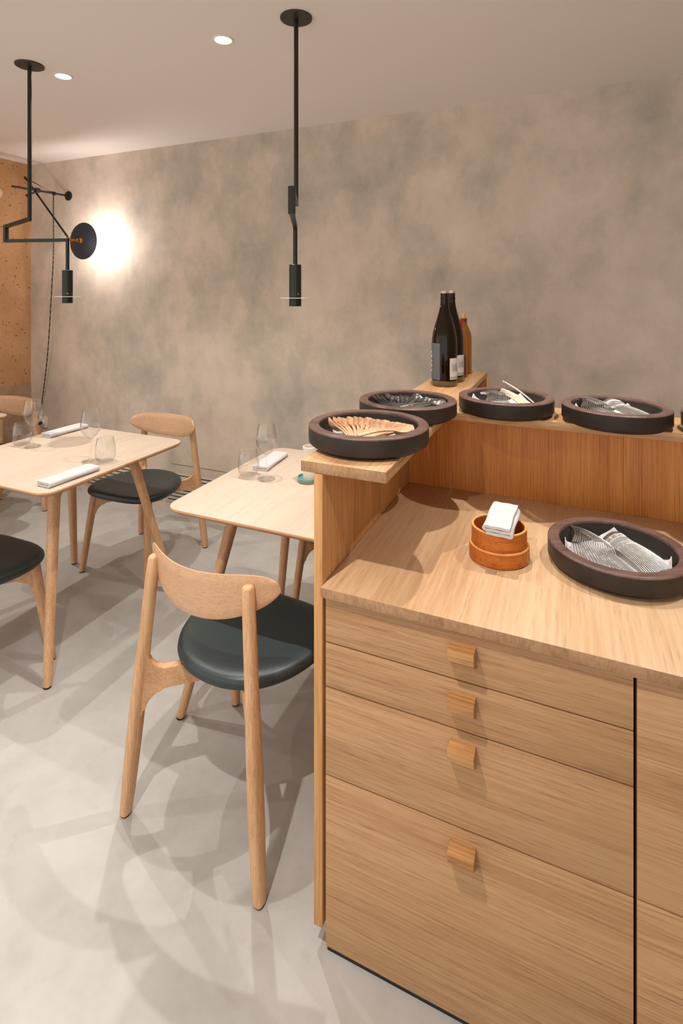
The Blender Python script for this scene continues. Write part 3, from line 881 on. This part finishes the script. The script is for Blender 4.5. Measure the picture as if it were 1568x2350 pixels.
def seat_outline():
    K = [(0, 0.255), (0.115, 0.250), (0.195, 0.218), (0.237, 0.145), (0.236, 0.055), (0.207, -0.04), (0.152, -0.115), (0.080, -0.156), (0, -0.168)]
    K = K + [(-x, y) for x, y in K[-2:0:-1]]
    n = len(K); out = []
    for i in range(n):
        p0, p1, p2, p3 = (Vector(K[(i + d) % n]) for d in (-1, 0, 1, 2))
        for k in range(5):
            u = k / 5
            out.append(0.5 * ((2*p1) + (p2-p0)*u + (2*p0-5*p1+4*p2-p3)*u*u + (3*p1-p0-3*p2+p3)*u**3))
    return out

def make_chair():
    t = empty('dining_chair')
    # seat
    O = seat_outline(); n = len(O); c0 = Vector((0, 0.04))
    rings = [(0.25, 0.4475), (0.5, 0.4485), (0.72, 0.4505), (0.86, 0.4510), (0.93, 0.4485), (0.97, 0.4440), (0.993, 0.4365), (1.0, 0.428), (0.992, 0.4195), (0.965, 0.4135), (0.90, 0.411)]
    V = [(c0.x, c0.y, 0.447)]; F = []
    for s, z in rings:
        for p in O:
            q = c0 + (p - c0) * s
            V.append((q.x, q.y, z))
    V.append((c0.x, c0.y, 0.411))
    m = len(rings)
    for k in range(n):
        j = (k + 1) % n
        F.append((0, 1 + k, 1 + j))
        for i in range(m - 1):
            F.append((1 + i*n + k, 1 + (i+1)*n + k, 1 + (i+1)*n + j, 1 + i*n + j))
        F.append((1 + (m-1)*n + k, len(V) - 1, 1 + (m-1)*n + j))
    mesh('seat', V, F, M['leather'], t, smooth=True)
    for s in (-1, 1):
        # rear leg: one straight raked post from floor to backrest
        sec = []
        for k in range(15):
            u = k / 14
            z = 0.006 + (0.742 - 0.006) * u
            y = -0.23 + 0.042 * u
            wv = 0.0165 + 0.006 * math.sin(min(1.0, u * 1.5) * PI) ** 1.0 if u < 0.667 else 0.0165
            hx, hy = 0.0150 + 0.0015 * math.sin(u * PI), wv + 0.0012
            if u == 0: hx, hy = hx * 0.93, hy * 0.93
            sec.append(((s * frame_x(y, z), y, z), hx, hy))
        last = sec.pop()
        for dz, f in ((-0.008, 0.98), (-0.003, 0.85), (0.0, 0.62), (0.0012, 0.3)):
            cc = last[0]
            sec.append(((cc[0], cc[1], cc[2] + dz), last[1] * f, last[2] * f))
        lg = loft('leg', sec, M['oak_chair_z'], t, power=2.7)
        lathe('foot_glide', [(0, 0), (0.0125, 0), (0.0125, 0.0065), (0, 0.0065)], M['glide'], lg, segs=18, loc=(s * frame_x(-0.23, 0), -0.23, 0))
        # front leg
        sec = []
        for k in range(9):
            u = k / 8
            z = 0.006 + 0.404 * u
            y = 0.234 - 0.052 * u
            f = 0.93 if k == 0 else 1.0
            sec.append(((s * (frame_x(0.234, 0) - 0.038 * u - 0.003), y, z), (0.0150 + 0.001 * u) * f, (0.0155 + 0.007 * u ** 1.5) * f))
        lg = loft('leg', sec, M['oak_chair_z'], t, power=2.7)
        lathe('foot_glide', [(0, 0), (0.0125, 0), (0.0125, 0.0065), (0, 0.0065)], M['glide'], lg, segs=18, loc=(s * (frame_x(0.234, 0) - 0.003), 0.234, 0))
    # two crossed brackets under the seat, each sweeping out into a rear and a front leg
    def rear_pt(s, z):
        y = -0.23 + 0.042 * z / 0.757
        return Vector((s * frame_x(y, z), y))
    def front_pt(s, z):
        return Vector((s * (frame_x(0.234, 0) - 0.038 * z / 0.41 - 0.003), 0.234 - 0.052 * z / 0.41))
    for s in (-1, 1):
        zt, zb, R1, R2 = 0.4095, 0.352, 0.058, 0.042
        p0, p1 = rear_pt(s, 0.38), front_pt(-s, 0.38)
        ax = (p1 - p0).normalized(); nr = Vector((-ax.y, ax.x))
        Ld = (p1 - p0).length
        def e0(z): return (rear_pt(s, z) - p0).dot(ax)
        def e1(z): return (front_pt(-s, z) - p0).dot(ax)
        prof = [(e0(zb - R1 - 0.05), zb - R1 - 0.05)]
        for k in range(9):
            a = PI - (PI / 2) * k / 8
            prof.append((e0(zb - R1) + 0.018 + R1 + R1 * math.cos(a), zb - R1 + R1 * math.sin(a)))
        zm = zb + 0.018 * s * 0 
        for k in range(9):
            a = PI / 2 - (PI / 2) * k / 8
            prof.append((e1(zb - R1) - 0.018 - R1 + R1 * math.cos(a), zb - R1 + R1 * math.sin(a)))
        prof.append((e1(zb - R1 - 0.05), zb - R1 - 0.05))
        prof.append((e1(zt) , zt))
        for k in range(8):
            a = -PI / 2 - (PI / 2) * k / 7
            prof.append((e0(zt + R2) + 0.016 + R2 + R2 * math.cos(a), zt + R2 + R2 * math.sin(a)))
        prof.append((e0(zt + R2 + 0.04), zt + R2 + 0.04))
        def lean(d, z):
            # slide the section sideways so both ends stay on the raked legs
            u = min(1, max(0, d / Ld))
            o0 = (rear_pt(s, z) - p0).dot(nr); o1 = (front_pt(-s, z) - p0).dot(nr)
            return o0 * (1 - u) ** 2 + o1 * u ** 2
        bm = bmesh.new()
        hw = 0.0125
        def at(d, z, o):
            q = p0 + ax * d + nr * (lean(d, z) + o)
            return (q.x, q.y, z)
        A = [bm.verts.new(at(d, z, -hw)) for d, z in prof]
        B = [bm.verts.new(at(d, z, hw)) for d, z in prof]
        bm.faces.new(A), bm.faces.new(B[::-1])
        nn = len(prof)
        for i in range(nn):
            j = (i + 1) % nn
            bm.faces.new([A[i], B[i], B[j], A[j]])
        sa, sb = set(A), set(B)
        ed = [e for e in bm.edges if (e.verts[0] in sa and e.verts[1] in sa) or (e.verts[0] in sb and e.verts[1] in sb)]
        bmesh.ops.bevel(bm, geom=ed, offset=0.0045, segments=3, affect='EDGES', profile=0.5)
        bmesh.ops.triangulate(bm, faces=[f for f in bm.faces if len(f.verts) > 4])
        bm_obj('seat_bracket', bm, M['oak_chair_y'], t, smooth=0.7)
    # backrest: bent half-moon shell
    NU, NV = 44, 9
    HW = 0.232
    def pt(u, v, side):
        zt = 0.056 * (1 - abs(u) ** 6.0) ** 0.5 + 0.010 * u * u
        zb = -0.074 * (1 - abs(u) ** 2.3) ** 0.62 + 0.010 * u * u
        zl = zb + (zt - zb) * v
        x = HW * u
        y = -0.222 + 0.092 * u * u - 0.10 * zl
        nx, ny = -2 * 0.092 * u / HW, 1.0
        L_ = math.hypot(nx, ny)
        th = 0.0058 * side
        ed = min(1.0, 0.25 + 6 * min(v, 1 - v), 0.3 + 12 * (1 - abs(u)))
        return (x + nx / L_ * th * ed, y + ny / L_ * th * ed, 0.706 + zl)
    V, F = [], []
    for side in (1, -1):
        for i in range(NU + 1):
            for j in range(NV + 1):
                uu = -math.cos(PI * i / NU)
                V.append(pt(uu, j / NV, side))
    ofs = (NU + 1) * (NV + 1)
    for i in range(NU):
        for j in range(NV):
            p = i * (NV + 1) + j
            F.append((p, p + 1, p + NV + 2, p + NV + 1)); F.append((ofs + p, ofs + p + NV + 1, ofs + p + NV + 2, ofs + p + 1))
        a, b = i * (NV + 1), (i + 1) * (NV + 1)
        F.append((a, b, ofs + b, ofs + a)); F.append((a + NV, ofs + a + NV, ofs + b + NV, b + NV))
    for i in (0, NU):
        for j in range(NV):
            p = i * (NV + 1) + j
            F.append((p, ofs + p, ofs + p + 1, p + 1))
    mesh('backrest', V, F, M['oak_chair_x'], t, smooth=1.0)
    return t

def set_chair(o, back_mid, rz, label):
    f = Vector((-math.sin(rz), math.cos(rz)))
    c = Vector(back_mid) + f * 0.23
    o.location = (c.x, c.y, 0)
    o.rotation_euler = (0, 0, rz)
    tag(o, label, 'chair', 'oak chairs with black leather seats')
    return o
chair = make_chair()
spots = [((-0.930, 1.120), -0.08, 'oak chair with black leather seat in the foreground, its back to the viewer'),
         ((-2.191, 2.502), PI + 0.04, 'oak chair behind the left table with its back to the cement wall'),
         ((-2.150, 1.035), 0.0, 'oak chair cut off by the left edge with only its black seat corner showing'),
         ((-3.520, 2.494), PI, 'oak chair in the far left corner seen above the wine glass'),
         ((-0.905, 2.50), PI, 'oak chair mostly hidden behind the counter at the nearer table')]
for i, (p, rz, lab) in enumerate(spots):
    o = chair if i == 0 else copy_tree(chair)
    set_chair(o, p, rz, lab)

# ------------------------------------------------------------------ tables
def rrect(hx, hy, r, n=8):
    out = []
    for cx, cy, a0 in ((hx - r, hy - r, 0), (-hx + r, hy - r, PI / 2), (-hx + r, -hy + r, PI), (hx - r, -hy + r, 1.5 * PI)):
        for k in range(n + 1):
            a = a0 + PI / 2 * k / n
            out.append((cx + r * math.cos(a), cy + r * math.sin(a)))
    return out
HT = 0.39
def make_table():
    t = empty('dining_table')
    # top: rounded square, edge undercut to a thin lip
    V, F, rings = [], [], []
    for inset, z in ((0.0, 0.7445), (0.0025, 0.749), (0.007, 0.750)): rings.append((inset, z))
    lo = [(0.001, 0.740), (0.016, 0.729), (0.022, 0.728)]
    seq = lo[::-1] + rings
    fm = []
    for ins, z in seq:
        V += [(x, y, z) for x, y in rrect(HT - ins, HT - ins, 0.065 - ins)]
    m = len(rrect(HT, HT, 0.065))
    for i in range(len(seq) - 1):
        for k in range(m):
            j = (k + 1) % m
            F.append((i*m+k, i*m+j, (i+1)*m+j, (i+1)*m+k)); fm.append(1 if i < 4 else 0)
    F.append(tuple(range(m))[::-1]); fm.append(1)
    F.append(tuple(range((len(seq)-1)*m, len(seq)*m))); fm.append(0)
    mesh('tabletop', V, F, None, t, smooth=0.5, mats=[M['table_top'], M['table_edge']], fmi=fm)
    FT = 0.345; SP = 0.195
    def leg_c(sx, sy, z): return (sx * (FT - SP * z), sy * (FT - SP * z))
    for sx in (-1, 1):
        for sy in (-1, 1):
            sec = []
            for k in range(11):
                u = k / 10
                z = 0.006 + 0.722 * u
                x, y = leg_c(sx, sy, z)
                f = 0.92 if k == 0 else 1
                sec.append(((x, y, z), (0.0155 + 0.0055 * u) * f, (0.0155 + 0.009 * u) * f))
            lg = loft('leg', sec, M['oak_chair_z'], t, power=2.6)
            x, y = leg_c(sx, sy, 0)
            lathe('foot_glide', [(0, 0), (0.014, 0), (0.014, 0.0065), (0, 0.0065)], M['glide'], lg, segs=18, loc=(x, y, 0))
        # rail joining the pair of legs under the top, with swept fillets
        zt, zb, R1 = 0.7285, 0.690, 0.075
        def ye(z): return FT - SP * z
        prof = []
        for k in range(9):
            a = PI - (PI / 2) * k / 8
            prof.append((-ye(zb - R1) + 0.018 + R1 + R1 * math.cos(a), zb - R1 + R1 * math.sin(a)))
        prof = [(-ye(zb - R1 - 0.07), zb - R1 - 0.07)] + prof
        prof = prof + [(-y, z) for y, z in prof[::-1]]
        prof += [(ye(zt), zt), (-ye(zt), zt)]
        bm = bmesh.new(); hw = 0.013
        A = [bm.verts.new((sx * (FT - SP * z) - hw, y, z)) for y, z in prof]
        B = [bm.verts.new((sx * (FT - SP * z) + hw, y, z)) for y, z in prof]
        bm.faces.new(A); bm.faces.new(B[::-1])
        nn = len(prof)
        for i in range(nn):
            j = (i + 1) % nn
            bm.faces.new([A[i], B[i], B[j], A[j]])
        bmesh.ops.triangulate(bm, faces=[f for f in bm.faces if len(f.verts) > 4])
        bm_obj('side_rail', bm, M['oak_chair_y'], t, smooth=0.5)
    return t
table = make_table()
tspots = [((-2.156, 1.730), 'square oak table at the left with two wine glasses and two napkins'),
          ((-0.908, 1.818), 'square oak table partly hidden by the counter, with one wine glass'),
          ((-3.505, 1.755), 'oak table of which only a corner shows at the left edge')]
for i, (p, lab) in enumerate(tspots):
    o = table if i == 0 else copy_tree(table)
    o.location = (p[0], p[1], 0)
    tag(o, lab, 'table', 'square oak tables')

# ------------------------------------------------------------------ table settings
ZT = 0.7503
def wine_glass(x, y, label, s=1.0):
    wl_ = 0.0009
    outer = [(0.033, 0.0006), (0.034, 0.0014), (0.030, 0.0025), (0.012, 0.005), (0.0045, 0.010), (0.0034, 0.02), (0.0034, 0.072), (0.0046, 0.084), (0.011, 0.093), (0.024, 0.106), (0.0345, 0.122), (0.0385, 0.138), (0.0375, 0.156), (0.0335, 0.180), (0.0300, 0.202)]
    inner = [(r - wl_, z) for r, z in outer[::-1] if z > 0.092]
    inner[0] = (inner[0][0], 0.2024)
    prof = [(0, 0.0)] + [(r * s, z * s) for r, z in outer] + [(r * s, (z + 0.0008) * s) for r, z in inner] + [(0, 0.0895 * s)]
    o = lathe('wine_glass', prof, M['glass'], None, segs=40, loc=(x, y, ZT), sharp=0.9)
    return tag(o, label, 'wine glass', 'wine glasses on the tables')
wine_glass(-2.372, 1.735, 'stemmed wine glass nearest the left edge, in front of the corner chair', 1.12)
wine_glass(-1.935, 1.690, 'stemmed wine glass on the left table between the two napkins', 1.12)
wine_glass(-1.106, 1.806, 'stemmed wine glass on the table beside the counter', 1.09)
def tumbler(x, y, label):
    outer = [(0.022, 0.0), (0.026, 0.0012), (0.031, 0.008), (0.0365, 0.022), (0.0385, 0.036), (0.0375, 0.055), (0.0335, 0.078), (0.0300, 0.094)]
    inner = [(r - 0.0011, z) for r, z in outer[::-1] if z > 0.007]
    prof = [(r * 1.13, z * 1.13) for r, z in [(0, 0.0)] + outer + [(r, z + 0.0006) for r, z in inner] + [(0, 0.0065)]]
    o = lathe('water_glass', prof, M['glass'], None, segs=40, loc=(x, y, ZT), sharp=0.9)
    return tag(o, label, 'glass', 'stemless glasses on the tables')
tumbler(-2.452, 1.737, 'stemless water glass at the left edge of the left table')
tumbler(-1.868, 1.708, 'stemless water glass on the right side of the left table')
tumbler(-1.190, 1.806, 'stemless water glass on the table beside the counter')
NG = 'folded white napkins on the tables'
folded_napkin('folded_napkin', 0.066, 0.225, 2, 0.0105, 'long folded white napkin at the back of the left table', (-2.462, 1.985, ZT), -0.02, group=NG)
folded_napkin('folded_napkin', 0.066, 0.225, 2, 0.0105, 'long folded white napkin at the front of the left table', (-1.843, 1.505, ZT), -0.04, group=NG)
folded_napkin('folded_napkin', 0.062, 0.215, 2, 0.0095, 'long folded white napkin on the table beside the counter', (-1.196, 1.985, ZT), 0.10, group=NG)
t = empty('coaster', (-0.944, 1.853, ZT))
tag(t, 'round teal coaster under a white roll next to the counter panel', 'coaster')
lathe('coaster_base', [(0, 0), (0.039, 0), (0.041, 0.002), (0.041, 0.010), (0, 0.010)], M['teal_base'], t, segs=36)
lathe('coaster_dish', [(0, 0.0095), (0.0415, 0.0095), (0.0425, 0.012), (0.0425, 0.0175), (0.0415, 0.019), (0.0385, 0.019), (0.0375, 0.0175), (0.037, 0.013), (0, 0.012)], M['teal'], t, segs=36)
t = empty('candle_holder', (-0.938, 1.857, ZT + 0.0123))
tag(t, 'upright white cylinder standing in the teal coaster', 'candle')
lathe('cylinder_wall', [(0, 0), (0.0265, 0), (0.0275, 0.001), (0.0275, 0.124), (0.0265, 0.125), (0.0235, 0.125), (0.0230, 0.123), (0.0225, 0.02), (0, 0.02)], M['white_plastic'], t, segs=36)
